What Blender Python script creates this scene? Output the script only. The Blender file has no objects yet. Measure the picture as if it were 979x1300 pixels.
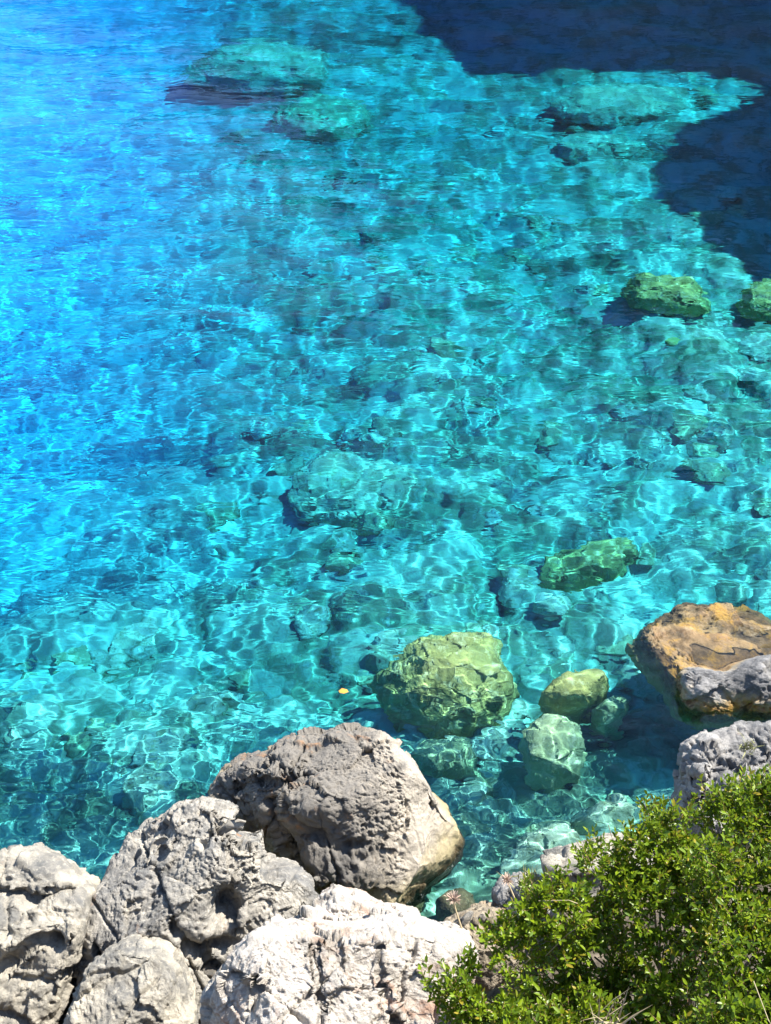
import bpy, bmesh, math, random
import numpy as np
from mathutils import Vector, Matrix

# ------------------------------------------------------------------ camera, light, exposure
C = bpy.context.scene.collection
SC = bpy.context.scene
CAM_H, PITCH, F, CX, CY = 6.5, math.radians(40), 1394.0, 489.5, 650.0   # photograph is 979 x 1300
cam_data = bpy.data.cameras.new('camera')
cam = bpy.data.objects.new('camera', cam_data)
C.objects.link(cam)
cam.location = (0, 0, CAM_H)
cam.rotation_euler = (math.pi / 2 - PITCH, 0, 0)
cam_data.sensor_fit = 'VERTICAL'
cam_data.sensor_height = 24
cam_data.lens = 24 * F / 1300
cam_data.clip_start, cam_data.clip_end = 0.1, 2000
SC.camera = cam

SUN_EL, SUN_AZ = math.radians(50), math.radians(56)      # azimuth from +y (ahead) towards +x (right)
world = bpy.data.worlds.new('World')
SC.world = world
world.use_nodes = True
wn = world.node_tree
sky = wn.nodes.new('ShaderNodeTexSky')
sky.sky_type = 'NISHITA'
sky.sun_disc = False
sky.sun_elevation = SUN_EL
sky.sun_rotation = SUN_AZ
sky.air_density = 0.8
sky.dust_density = 0.0
sky.ozone_density = 0.0
wn.links.new(sky.outputs[0], wn.nodes['Background'].inputs[0])
wn.nodes['Background'].inputs[1].default_value = 0.13
sun_data = bpy.data.lights.new('sun', 'SUN')
sun_data.energy = 5.0
sun_data.angle = math.radians(0.5)
sun_data.color = (1.0, 0.95, 0.88)
sun_data.cycles.is_caustics_light = True                  # real refracted caustics on the seabed
sun = bpy.data.objects.new('sun', sun_data)
C.objects.link(sun)
SUN = Vector((math.sin(SUN_AZ) * math.cos(SUN_EL), math.cos(SUN_AZ) * math.cos(SUN_EL), math.sin(SUN_EL)))
sun.rotation_euler = SUN.to_track_quat('Z', 'Y').to_euler()
SC.view_settings.view_transform = 'Standard'
SC.view_settings.look = 'None'
SC.view_settings.exposure = 1.63
SC.view_settings.gamma = 1
SC.render.engine = 'CYCLES'
SC.cycles.use_denoising = True
SC.cycles.max_bounces = 10
SC.cycles.diffuse_bounces = 3
SC.cycles.glossy_bounces = 3
SC.cycles.transmission_bounces = 8
SC.cycles.transparent_max_bounces = 8
SC.cycles.sample_clamp_indirect = 5
SC.cycles.caustics_refractive = True
SC.cycles.caustics_reflective = False

# ------------------------------------------------------------------ small maths
CP, SP = math.cos(PITCH), math.sin(PITCH)
E_R = np.array([1.0, 0, 0]); E_U = np.array([0, SP, CP]); E_W = np.array([0, -CP, SP])   # right, up, towards camera
EYE = np.array([0, 0, CAM_H])

def ray(px, py):
    return E_R * (px - CX) / F - E_U * (py - CY) / F - E_W

def at_depth(px, py, d):
    return EYE + ray(px, py) * d

def at_z(px, py, z=0.0):
    r = ray(px, py)
    return EYE + r * ((z - CAM_H) / r[2])

def through_water(px, py, z):
    """where the refracted sight line of a photograph point reaches depth z"""
    p = at_z(px, py, 0)
    r = ray(px, py); r = r / np.linalg.norm(r)
    h = r[:2] / 1.33
    dz = math.sqrt(max(1e-6, 1 - h @ h))
    return np.array([p[0] + h[0] / dz * -z, p[1] + h[1] / dz * -z, z])

def sstep(a, b, x):
    t = np.clip((x - a) / (b - a), 0, 1)
    return t * t * (3 - 2 * t)

def _perm(seed):
    p = np.random.RandomState(seed).permutation(256)
    return np.concatenate([p, p, p])

_G3 = np.random.RandomState(5).normal(size=(256, 3)); _G3 /= np.linalg.norm(_G3, axis=1)[:, None]

def perlin3(P, seed=0):
    pm = _perm(seed)
    i = np.floor(P).astype(np.int64); f = P - i; i &= 255
    u = f * f * f * (f * (f * 6 - 15) + 10)
    def g(a, b, c):
        h = pm[pm[pm[i[:, 0] + a] + ((i[:, 1] + b) & 255)] + ((i[:, 2] + c) & 255)]
        v = _G3[h]
        return v[:, 0] * (f[:, 0] - a) + v[:, 1] * (f[:, 1] - b) + v[:, 2] * (f[:, 2] - c)
    x00 = g(0, 0, 0) * (1 - u[:, 0]) + g(1, 0, 0) * u[:, 0]
    x10 = g(0, 1, 0) * (1 - u[:, 0]) + g(1, 1, 0) * u[:, 0]
    x01 = g(0, 0, 1) * (1 - u[:, 0]) + g(1, 0, 1) * u[:, 0]
    x11 = g(0, 1, 1) * (1 - u[:, 0]) + g(1, 1, 1) * u[:, 0]
    y0 = x00 * (1 - u[:, 1]) + x10 * u[:, 1]
    y1 = x01 * (1 - u[:, 1]) + x11 * u[:, 1]
    return (y0 * (1 - u[:, 2]) + y1 * u[:, 2]) * 1.6

def fbm3(P, seed, octv=4, gain=0.5, ridged=False):
    s = np.zeros(len(P)); a = 1.0; tot = 0
    for k in range(octv):
        n = perlin3(P * 2.03 ** k + 17.3 * k, seed + k)
        if ridged:
            n = 1 - 2 * np.abs(n)
        s += a * n; tot += a; a *= gain
    return s / tot

def worley3(P, seed):
    """distance to the nearest and second nearest feature point"""
    rs = np.random.RandomState(seed)
    J = rs.rand(4096, 3)
    i = np.floor(P).astype(np.int64)
    f1 = np.full(len(P), 9.0); f2 = np.full(len(P), 9.0)
    for a in (-1, 0, 1):
        for b in (-1, 0, 1):
            for c in (-1, 0, 1):
                q = i + (a, b, c)
                h = (q[:, 0] * 73856093 ^ q[:, 1] * 19349663 ^ q[:, 2] * 83492791) & 4095
                d = np.linalg.norm(q + J[h] - P, axis=1)
                f2 = np.minimum(f2, np.maximum(f1, d)); f1 = np.minimum(f1, d)
    return f1, f2

def chisel(P, seed):
    """every cell of a scatter of points is a plane with its own slope"""
    rs = np.random.RandomState(seed)
    J = rs.rand(4096, 3); G = rs.normal(size=(4096, 3)); G /= np.linalg.norm(G, axis=1)[:, None]
    i = np.floor(P).astype(np.int64)
    f1 = np.full(len(P), 9.0); d0 = np.zeros(len(P))
    for a in (-1, 0, 1):
        for b in (-1, 0, 1):
            for c in (-1, 0, 1):
                q = i + (a, b, c)
                h = (q[:, 0] * 73856093 ^ q[:, 1] * 19349663 ^ q[:, 2] * 83492791) & 4095
                v = q + J[h] - P
                d = np.einsum('ij,ij->i', v, v)
                near = d < f1
                f1 = np.where(near, d, f1); d0 = np.where(near, np.einsum('ij,ij->i', v, G[h]), d0)
    return d0

def noise2(x, y, seed, octv=1, gain=0.5):
    P = np.stack([np.ravel(x), np.ravel(y), np.full(np.size(x), 0.37 + seed * 3.1)], 1)
    return fbm3(P, seed, octv, gain).reshape(np.shape(x))

def cobble2(x, y, seed):
    P = np.stack([np.ravel(x), np.ravel(y)], 1)
    rs = np.random.RandomState(seed)
    J = rs.rand(4096, 3)
    i = np.floor(P).astype(np.int64)
    best = np.zeros(len(P))
    for a in (-1, 0, 1):
        for b in (-1, 0, 1):
            q = i + (a, b)
            h = (q[:, 0] * 73856093 ^ q[:, 1] * 19349663) & 4095
            d = P - q - J[h][:, :2]
            r = 0.35 + 0.4 * J[h][:, 2]
            best = np.maximum(best, r * np.sqrt(np.clip(1 - (d[:, 0] ** 2 + d[:, 1] ** 2) / r ** 2, 0, 1)))
    return best.reshape(np.shape(x))

# ------------------------------------------------------------------ objects
def new_mesh(name, V, Fc, mat=None, smooth=True):
    me = bpy.data.meshes.new(name)
    V = np.asarray(V, dtype=np.float32); Fc = np.asarray(Fc, dtype=np.int32)
    n = Fc.shape[1]
    me.vertices.add(len(V)); me.vertices.foreach_set('co', V.ravel())
    me.loops.add(Fc.size); me.loops.foreach_set('vertex_index', Fc.ravel())
    me.polygons.add(len(Fc))
    me.polygons.foreach_set('loop_start', np.arange(0, Fc.size, n, dtype=np.int32))
    me.polygons.foreach_set('use_smooth', np.full(len(Fc), smooth))
    me.update(calc_edges=True)
    if mat:
        me.materials.append(mat)
    return me

def link(name, me, parent=None, loc=None):
    o = bpy.data.objects.new(name, me)
    C.objects.link(o)
    if parent:
        o.parent = parent
    if loc is not None:
        o.location = loc
    if me is not None:
        o.cycles.is_caustics_receiver = True
    return o

def tag(o, label=None, cat=None, group=None, kind=None):
    for k, v in (('label', label), ('category', cat), ('group', group), ('kind', kind)):
        if v:
            o[k] = v
    return o

# ------------------------------------------------------------------ materials
class NT:
    def __init__(self, name):
        self.m = bpy.data.materials.new(name); self.m.use_nodes = True
        self.t = self.m.node_tree
        self.b = self.t.nodes['Principled BSDF']; self.out = self.t.nodes['Material Output']
    def n(self, kind, **kw):
        x = self.t.nodes.new('ShaderNode' + kind)
        for k, v in kw.items():
            setattr(x, k, v)
        return x
    def l(self, a, b):
        self.t.links.new(a, b)
    def noise(self, vec, scale, detail=5, rough=0.6, dist=0.0):
        x = self.n('TexNoise'); x.inputs['Scale'].default_value = scale; x.inputs['Detail'].default_value = detail
        x.inputs['Roughness'].default_value = rough; x.inputs['Distortion'].default_value = dist
        self.l(vec, x.inputs['Vector']); return x.outputs['Fac']
    def rng(self, val, a, b, lo=0.0, hi=1.0):
        x = self.n('MapRange', interpolation_type='SMOOTHSTEP')
        self.l(val, x.inputs[0])
        for i, v in enumerate((a, b, lo, hi)):
            x.inputs[i + 1].default_value = v
        return x.outputs[0]
    def math(self, op, a, b):
        x = self.n('Math', operation=op)
        for i, v in enumerate((a, b)):
            if isinstance(v, (int, float)):
                x.inputs[i].default_value = v
            else:
                self.l(v, x.inputs[i])
        return x.outputs[0]
    def mix(self, fac, a, b):
        x = self.n('Mix', data_type='RGBA')
        if isinstance(fac, (int, float)):
            x.inputs[0].default_value = fac
        else:
            self.l(fac, x.inputs[0])
        for i, v in ((6, a), (7, b)):
            if isinstance(v, tuple):
                x.inputs[i].default_value = (*v, 1)
            else:
                self.l(v, x.inputs[i])
        return x.outputs[2]

def rock_material(name, light, dark, rust=0.0, stain=None, rust_col=(0.33, 0.17, 0.07), bump=1.0, bias=0.0, lichen=0.35, side_tone=None):
    k = NT(name)
    co = k.n('TexCoord').outputs['Object']
    geo = k.n('NewGeometry').outputs['Position']
    n1 = k.noise(co, 2.2, 8, 0.65, 0.6)
    col = k.mix(k.rng(n1, 0.36 + bias, 0.62 + bias), dark, light)
    n2 = k.noise(co, 9, 8, 0.7)
    col = k.mix(k.rng(n2, 0.42, 0.72, 0, 0.55), col, tuple(c * 0.55 for c in dark))
    n3 = k.noise(co, 30, 6, 0.75)
    col = k.mix(k.rng(n3, 0.5, 0.72, 0, 0.6), col, tuple(min(0.75, c * 1.35) for c in light))
    if lichen:
        n4 = k.noise(co, 55, 4, 0.7)
        m4 = k.math('MULTIPLY', k.rng(n4, 0.55, 0.66), k.rng(k.noise(co, 3.1, 3), 0.45, 0.6, 0, lichen * 2))
        col = k.mix(m4, col, (0.09, 0.09, 0.09))
    if side_tone:                                   # darker colour towards the low-x side of the rock, noisy edge
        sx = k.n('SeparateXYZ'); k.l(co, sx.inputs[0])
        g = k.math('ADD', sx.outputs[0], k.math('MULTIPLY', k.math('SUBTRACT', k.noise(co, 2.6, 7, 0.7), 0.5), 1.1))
        col = k.mix(k.rng(g, side_tone[0], side_tone[1], 0.72, 0), col, side_tone[2])
    if rust:
        n5 = k.noise(co, 3.3, 6, 0.7, 1.0)
        col = k.mix(k.rng(n5, 0.66 - 0.22 * rust, 0.76 - 0.12 * rust, 0, 0.75), col, rust_col)
    if stain:                                   # growth and stain near the waterline
        sep = k.n('SeparateXYZ'); k.l(geo, sep.inputs[0])
        z = k.math('ADD', sep.outputs[2], k.math('MULTIPLY', k.math('SUBTRACT', k.noise(co, 6, 6, 0.7), 0.5), 0.30))
        top, mid, low = stain['cols']
        col = k.mix(k.rng(z, stain['z'][0], stain['z'][1], 1, 0), col, top)
        grow = k.mix(k.rng(k.noise(co, 7, 6, 0.7), 0.38, 0.62), mid, tuple(c * 0.4 for c in mid))
        if 'spot' in stain:
            grow = k.mix(k.rng(k.noise(co, 4.3, 6, 0.75, 0.5), 0.5, 0.64), grow, stain['spot'])
        col = k.mix(k.rng(z, stain['z'][2], stain['z'][3], 1, 0), col, grow)
        col = k.mix(k.rng(z, stain['z'][4], stain['z'][5], 1, 0), col, low)
        k.l(k.rng(z, stain['z'][2], stain['z'][3], 0.35, 0.9), k.b.inputs['Roughness'])
    else:
        k.b.inputs['Roughness'].default_value = 0.9
    k.l(col, k.b.inputs['Base Color'])
    k.b.inputs['Specular IOR Level'].default_value = 0.25
    bm_h = k.math('ADD', k.math('MULTIPLY', n3, 0.6), k.math('MULTIPLY', k.noise(co, 110, 5, 0.75), 0.3))
    bp = k.n('Bump'); bp.inputs['Strength'].default_value = 0.9 * bump; bp.inputs['Distance'].default_value = 0.035
    k.l(bm_h, bp.inputs['Height']); k.l(bp.outputs[0], k.b.inputs['Normal'])
    return k.m

def bed_rock_material(name, a, b, c, scale=3.0):
    k = NT(name)
    co = k.n('NewGeometry').outputs['Position']
    col = k.mix(k.rng(k.noise(co, scale, 7, 0.65, 0.8), 0.36, 0.6), a, b)
    col = k.mix(k.rng(k.noise(co, scale * 3.3, 6, 0.7), 0.5, 0.66), col, c)
    k.l(col, k.b.inputs['Base Color'])
    k.b.inputs['Roughness'].default_value = 0.9; k.b.inputs['Specular IOR Level'].default_value = 0.1
    bp = k.n('Bump'); bp.inputs['Strength'].default_value = 0.6; bp.inputs['Distance'].default_value = 0.04
    k.l(k.noise(co, 22, 5, 0.7), bp.inputs['Height']); k.l(bp.outputs[0], k.b.inputs['Normal'])
    return k.m

SAND, ALGAE, OLIVE, DARKWEED = (0.62, 0.63, 0.52), (0.20, 0.24, 0.13), (0.42, 0.40, 0.17), (0.07, 0.09, 0.06)

def seabed_material():
    k = NT('seabed_sand_and_stone')
    pos = k.n('NewGeometry').outputs['Position']
    at = k.n('Attribute', attribute_name='stony').outputs['Fac']
    sep = k.n('SeparateXYZ'); k.l(pos, sep.inputs[0])
    stones = k.mix(k.rng(k.noise(pos, 1.6, 7, 0.65, 0.7), 0.43, 0.58), (0.49, 0.57, 0.42), (0.20, 0.27, 0.17))
    stones = k.mix(k.rng(k.noise(pos, 5.5, 6, 0.7, 0.4), 0.54, 0.70, 0, 0.75), stones, SAND)
    weed = k.rng(k.noise(pos, 0.55, 6, 0.62, 1.2), 0.53, 0.63, 0, 0.6)
    sand = k.mix(k.rng(k.noise(pos, 0.8, 5, 0.6), 0.4, 0.65, 0, 0.5), (0.84, 0.83, 0.76), (0.74, 0.74, 0.66))
    col = k.mix(at, sand, k.mix(weed, stones, DARKWEED))
    # dry shore above the waterline: pale soil and rubble
    soil = k.mix(k.rng(k.noise(pos, 6, 7, 0.7), 0.4, 0.6), (0.14, 0.115, 0.085), (0.06, 0.05, 0.037))
    zz = k.math('ADD', sep.outputs[2], k.math('MULTIPLY', k.noise(pos, 7, 4), 0.15))
    wet = k.mix(k.rng(zz, -0.25, 0.12), col, (0.13, 0.10, 0.05))
    col = k.mix(k.rng(zz, 0.1, 0.3), wet, soil)
    k.l(col, k.b.inputs['Base Color'])
    k.b.inputs['Roughness'].default_value = 0.95; k.b.inputs['Specular IOR Level'].default_value = 0.1
    bp = k.n('Bump'); bp.inputs['Strength'].default_value = 0.5; bp.inputs['Distance'].default_value = 0.04
    k.l(k.noise(pos, 18, 5, 0.7), bp.inputs['Height']); k.l(bp.outputs[0], k.b.inputs['Normal'])
    return k.m

M_BED = seabed_material()

# ------------------------------------------------------------------ seabed, sea, water
def halfw(y):
    return 0.46 * (np.maximum(y, 0) * CP + CAM_H * SP) + 0.6

def fan_grid(ny, nx, y0, y1, near_rows, far_rows, side):
    t = np.linspace(0, 1, ny)
    ys = y0 * (y1 / y0) ** t
    ys = np.concatenate([near_rows, ys, far_rows])
    s = np.concatenate([-1 - side[::-1], np.linspace(-1, 1, nx), 1 + side])
    X = s[None, :] * halfw(ys)[:, None]
    Y = np.repeat(ys[:, None], len(s), 1)
    n = len(s)
    i = np.arange((len(ys) - 1) * n).reshape(-1, n)[:, :-1].ravel()
    return X, Y, np.stack([i, i + 1, i + n + 1, i + n], 1)

def bed_height(X, Y, detail=True):
    """height of the ground sheet: shore slope near the camera, seabed beyond"""
    wob = 0.35 * noise2(X / 1.7, Y / 1.7, 31, 2)
    shore_y = 3.05 + 0.85 * sstep(0.35, 1.1, X) + 0.30 * sstep(1.2, 2.4, X) + 0.10 * sstep(-1.0, -2.2, X)
    land = np.minimum((shore_y + wob * 0.4 - Y) * (1.25 - 0.33 * sstep(0.35, 1.1, X)), 4.9 + 0.15 * wob)
    base = -0.78 - 0.22 * sstep(0.6, -0.8, X) - 0.25 * np.clip(Y - 4.0, 0, 4.5) - 0.045 * np.clip(Y - 8.5, 0, 40) + 0.35 * sstep(1.0, 4.0, X) * sstep(6, 9, Y)
    deep = sstep(-0.5, -4.9, X + 0.10 * (Y - 9)) * sstep(5.0, 10.5, Y)
    base = base - 0.60 * deep - 0.05 * np.clip(-X - 0.5, 0, 6) * sstep(4, 8, Y)
    base = base + 0.55 * np.exp(-((X - 4.1) ** 2 + (Y - 12.2) ** 2) / 3.5) + 0.5 * noise2(X / 3.1, Y / 3.1, 41, 3) * sstep(4.5, 8, Y) + 0.10 * noise2(X / 1.1, Y / 1.1, 44, 2)
    stony = np.clip(1 - 1.0 * deep, 0, 1)
    if detail:
        c = 0.26 * cobble2(X / 0.62 + wob, Y / 0.62, 7) + 0.12 * cobble2(X / 0.27, Y / 0.27 + wob, 9) + 0.30 * np.maximum(0, cobble2(X / 1.5, Y / 1.5, 12) - 0.25)
        base = base + c * (0.25 + 0.75 * stony) + 0.02 * noise2(X / 0.13, Y / 0.13, 46, 3)
    m = land - base
    k = 0.12
    z = base + np.where(m > 4, m, k * np.log1p(np.exp(np.clip(m / k, -50, 50))))
    if detail:
        z = z + 0.12 * noise2(X / 0.4, Y / 0.4, 61, 4) * (land > base - 0.3)
    return z, stony

far = np.array([36, 45, 60, 90, 150, 250.0])
side = np.array([0.06, 0.15, 0.3, 0.6, 1.2, 2.5, 5, 10])
X, Y, Fc = fan_grid(460, 420, 1.4, 31, np.array([-6, -3, -1.2, 0, 0.7]), far, side)
Z, ST = bed_height(X, Y)
me = new_mesh('seabed', np.stack([X, Y, Z], -1).reshape(-1, 3), Fc, M_BED)
a = me.attributes.new('stony', 'FLOAT', 'POINT'); a.data.foreach_set('value', ST.ravel().astype(np.float32))
seabed = tag(link('seabed', me), kind='structure', label='pale stony seabed rising to the rocky shore')

def ground_at(x, y):
    z, _ = bed_height(np.array([[x]]), np.array([[y]]))
    return float(z[0, 0])

# sea surface: real ripples
X, Y, Fc = fan_grid(900, 520, 2.4, 31, np.array([-6, -2, 1.0]), far, side)
calm = 1 - 0.12 * sstep(6.0, 4.0, Y)
near_ = 1 + 0.55 * sstep(7.0, 5.0, Y)
open_ = 1 - 0.90 * sstep(-1.2, -5.0, X + 0.10 * (Y - 9)) * sstep(5, 10, Y)     # longer, softer ripples over the deep
wx = X + 0.25 * noise2(X / 1.3, Y / 1.3, 80)
wy = Y + 0.25 * noise2(X / 1.3, Y / 1.3, 81)
DEP = np.clip(-bed_height(X, Y, False)[0], 0.6, 6)
fine = np.clip((1.0 / DEP) ** 1.1, 0.15, 1.2) * near_              # crisp short ripples inshore, longer smoother ones over deeper water
ZW = calm * (0.028 * noise2(wx / 1.9, wy / 1.05, 71) + (0.35 + 0.65 * open_) * 0.016 * noise2(wx / 0.75, wy / 0.44, 72)
             + fine * (0.0062 * noise2(wx / 0.24, wy / 0.19, 73) + sstep(6, 11, Y) * 0.0060 * noise2(wx / 0.42, wy / 0.17, 76) + 0.0040 * noise2(wx / 0.125, wy / 0.10, 74))
             + 0.0038 * (near_ - 1) * noise2(wx / 0.07, wy / 0.06, 75))
ZW *= (np.abs(X) < halfw(Y) * 1.3) * (Y < 34) * (Y > 1.2)
ZW = np.clip(ZW, -0.06, 0.034)
k = NT('sea_water_surface')
gl = k.n('BsdfGlass'); gl.inputs['IOR'].default_value = 1.33; gl.inputs['Roughness'].default_value = 0.0
pos = k.n('NewGeometry').outputs['Position']
mp = k.n('Mapping'); mp.inputs['Scale'].default_value = (1.0, 2.1, 1.0); k.l(pos, mp.inputs['Vector'])
hh = k.math('ADD', k.math('MULTIPLY', k.noise(mp.outputs[0], 3.0, 2, 0.5, 0.5), 1.0), k.math('MULTIPLY', k.noise(mp.outputs[0], 0.5, 2), 0.4))
bp = k.n('Bump'); bp.inputs['Strength'].default_value = 1.0; bp.inputs['Distance'].default_value = 0.0115
k.l(hh, bp.inputs['Height']); k.l(bp.outputs[0], gl.inputs['Normal'])
k.t.nodes.remove(k.b); k.l(gl.outputs[0], k.out.inputs['Surface'])
me = new_mesh('sea', np.stack([X, Y, ZW], -1).reshape(-1, 3), Fc, k.m)
sea = tag(link('sea', me), kind='structure', label='clear rippled turquoise sea water')
sea.cycles.is_caustics_caster = True
sea.cycles.is_caustics_receiver = False
# the body of the water, which absorbs red light
k = NT('sea_water_body')
k.t.nodes.remove(k.b)
va = k.n('VolumeAbsorption')
ABS = (1.5, 0.225, 0.036)                     # per metre
va.inputs['Color'].default_value = (1 - ABS[0] / 1.95, 1 - ABS[1] / 1.95, 1 - ABS[2] / 1.95, 1)
va.inputs['Density'].default_value = 1.95
k.l(va.outputs[0], k.out.inputs['Volume'])
bx = [(-90, 1.5), (90, 1.5), (90, 200), (-90, 200)]
V = [(x, y, z) for z in (-14.0, 0.036) for x, y in bx]
me = new_mesh('water_body', V, [(3, 2, 1, 0), (4, 5, 6, 7), (0, 1, 5, 4), (1, 2, 6, 5), (2, 3, 7, 6), (3, 0, 4, 7)], k.m, smooth=False)
water_body = tag(link('water_body', me, parent=sea), kind='structure')
water_body.cycles.is_caustics_receiver = False

# ------------------------------------------------------------------ cliff off to the right, which shades the far water
def cliff():
    # shadow edge on the water (x, y) with the height of the cliff top that throws it
    S = []
    for px, py, h in [(1150, 430, 2), (1060, 415, 3), (985, 402, 4), (940, 372, 5.5), (905, 338, 7), (868, 300, 8), (822, 262, 8.7), (815, 215, 9), (835, 180, 9), (900, 150, 8.5),
                      (945, 124, 8.3), (915, 104, 9.3), (840, 98, 10.2), (740, 94, 11.5), (640, 104, 13), (585, 96, 14.5), (545, 62, 15.5), (505, 25, 16.5), (480, -15, 17.5)]:
        zb = -2.0
        for _ in range(4):
            p = through_water(px, py, zb)
            zb = min(-0.3, float(bed_height(np.array([[p[0]]]), np.array([[p[1]]]), False)[0][0, 0]))
        g = 0.552 * -zb
        S.append((p[0] + g * math.sin(SUN_AZ), p[1] + g * math.cos(SUN_AZ), h))
    for bx, by, h in [(9.5, 39.5, 18), (6.5, 40.5, 18), (3.5, 40.5, 17), (1.2, 40, 15), (-0.8, 39.5, 12), (-2.6, 39.5, 10), (-4.6, 39.5, 8), (-7.5, 40, 7), (-11, 41, 6), (-16, 42, 4), (-22, 43, 1)]:   # unseen wall added behind the bay to darken the sky mirrored in the water
        S.append((bx - h * SUN.x / SUN.z, by - h * SUN.y / SUN.z, h))
    S = np.array(S)
    t = np.arange(len(S)); tt = np.linspace(0, len(S) - 1, 260)
    S = np.stack([np.interp(tt, t, S[:, j]) for j in range(3)], 1)
    L = np.array([SUN.x, SUN.y]) / SUN.z
    B = S[:, :2] + L * S[:, 2:3]
    prof = [(-0.9, -6.0), (-0.7, -1.0), (-0.5, 0.3), (-0.25, 0.5), (-0.1, 0.8), (0, 1.0), (1.2, 1.04), (4, 1.05), (10, 0.9), (22, 0.3)]
    tg = np.gradient(B, axis=0); tg /= np.linalg.norm(tg, axis=1)[:, None]
    out = np.stack([tg[:, 1], -tg[:, 0]], 1)                # away from the bay
    out = 0.35 * out + np.array([0.6, 0.6]); out /= np.linalg.norm(out, axis=1)[:, None]
    pp = np.array(prof); q = np.linspace(0, len(prof) - 1, 90)
    off = np.interp(q, np.arange(len(prof)), pp[:, 0]); hh = np.interp(q, np.arange(len(prof)), pp[:, 1])
    V = np.zeros((len(B), len(q), 3))
    V[:, :, :2] = B[:, None, :] + out[:, None, :] * off[None, :, None]
    V[:, :, 2] = np.where(hh[None, :] < 0, hh[None, :], hh[None, :] * S[:, 2:3])
    P = V.reshape(-1, 3)
    d = 0.42 * fbm3(P * 0.7, 91, 5, 0.55, True) + 0.40 * fbm3(P * 2.1, 95, 4) + 0.22 * fbm3(P * 4.5, 97, 3)
    P[:, 0] += d * 0.8; P[:, 2] += d * 0.6
    n = len(q)
    i = np.arange((len(B) - 1) * n).reshape(-1, n)[:, :-1].ravel()
    mat = rock_material('cliff_limestone', (0.36, 0.32, 0.26), (0.20, 0.18, 0.15), 0.3)
    me = new_mesh('cliff', P, np.stack([i, i + 1, i + n + 1, i + n], 1), mat)
    return tag(link('cliff', me), kind='structure', label='unseen limestone cliff shading the far water, with an added stretch behind the bay')
cliff()

# ------------------------------------------------------------------ rocks
_ico = {}
def ico(level):
    if level not in _ico:
        bm = bmesh.new(); bmesh.ops.create_icosphere(bm, subdivisions=level, radius=1)
        me = bpy.data.meshes.new('tmp'); bm.to_mesh(me); bm.free()
        v = np.empty(len(me.vertices) * 3, np.float32); me.vertices.foreach_get('co', v)
        f = np.empty(len(me.polygons) * 3, np.int32); me.loops.foreach_get('vertex_index', f)
        bpy.data.meshes.remove(me)
        _ico[level] = (v.reshape(-1, 3).astype(np.float64), f.reshape(-1, 3))
    return _ico[level]

def vnormals(V, Fc):
    n = np.cross(V[Fc[:, 1]] - V[Fc[:, 0]], V[Fc[:, 2]] - V[Fc[:, 0]])
    N = np.zeros_like(V)
    for j in range(3):
        for c in range(3):
            N[:, c] += np.bincount(Fc[:, j], n[:, c], len(V))
    return N / (np.linalg.norm(N, axis=1)[:, None] + 1e-12)

def radial(poly, c, nsm=5):
    """radius of a star-shaped outline round c for 720 angles"""
    ang = np.linspace(-math.pi, math.pi, 720, endpoint=False)
    D = np.stack([np.cos(ang), np.sin(ang)], 1)
    R = np.zeros(720)
    Q = np.array(poly) - c
    for k in range(len(Q)):
        a, b = Q[k], Q[(k + 1) % len(Q)]
        e = b - a
        den = D[:, 0] * e[1] - D[:, 1] * e[0]
        den = np.where(np.abs(den) < 1e-12, 1e-12, den)
        t = (a[0] * e[1] - a[1] * e[0]) / den
        s = (a[0] * D[:, 1] - a[1] * D[:, 0]) / den
        R = np.maximum(R, np.where((s >= 0) & (s <= 1) & (t > 0), t, 0))
    ker = np.hanning(nsm + 2)[1:-1]; ker /= ker.sum()
    h = len(ker) // 2
    return np.convolve(np.concatenate([R[-h:], R, R[:h]]), ker, 'valid')

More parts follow.
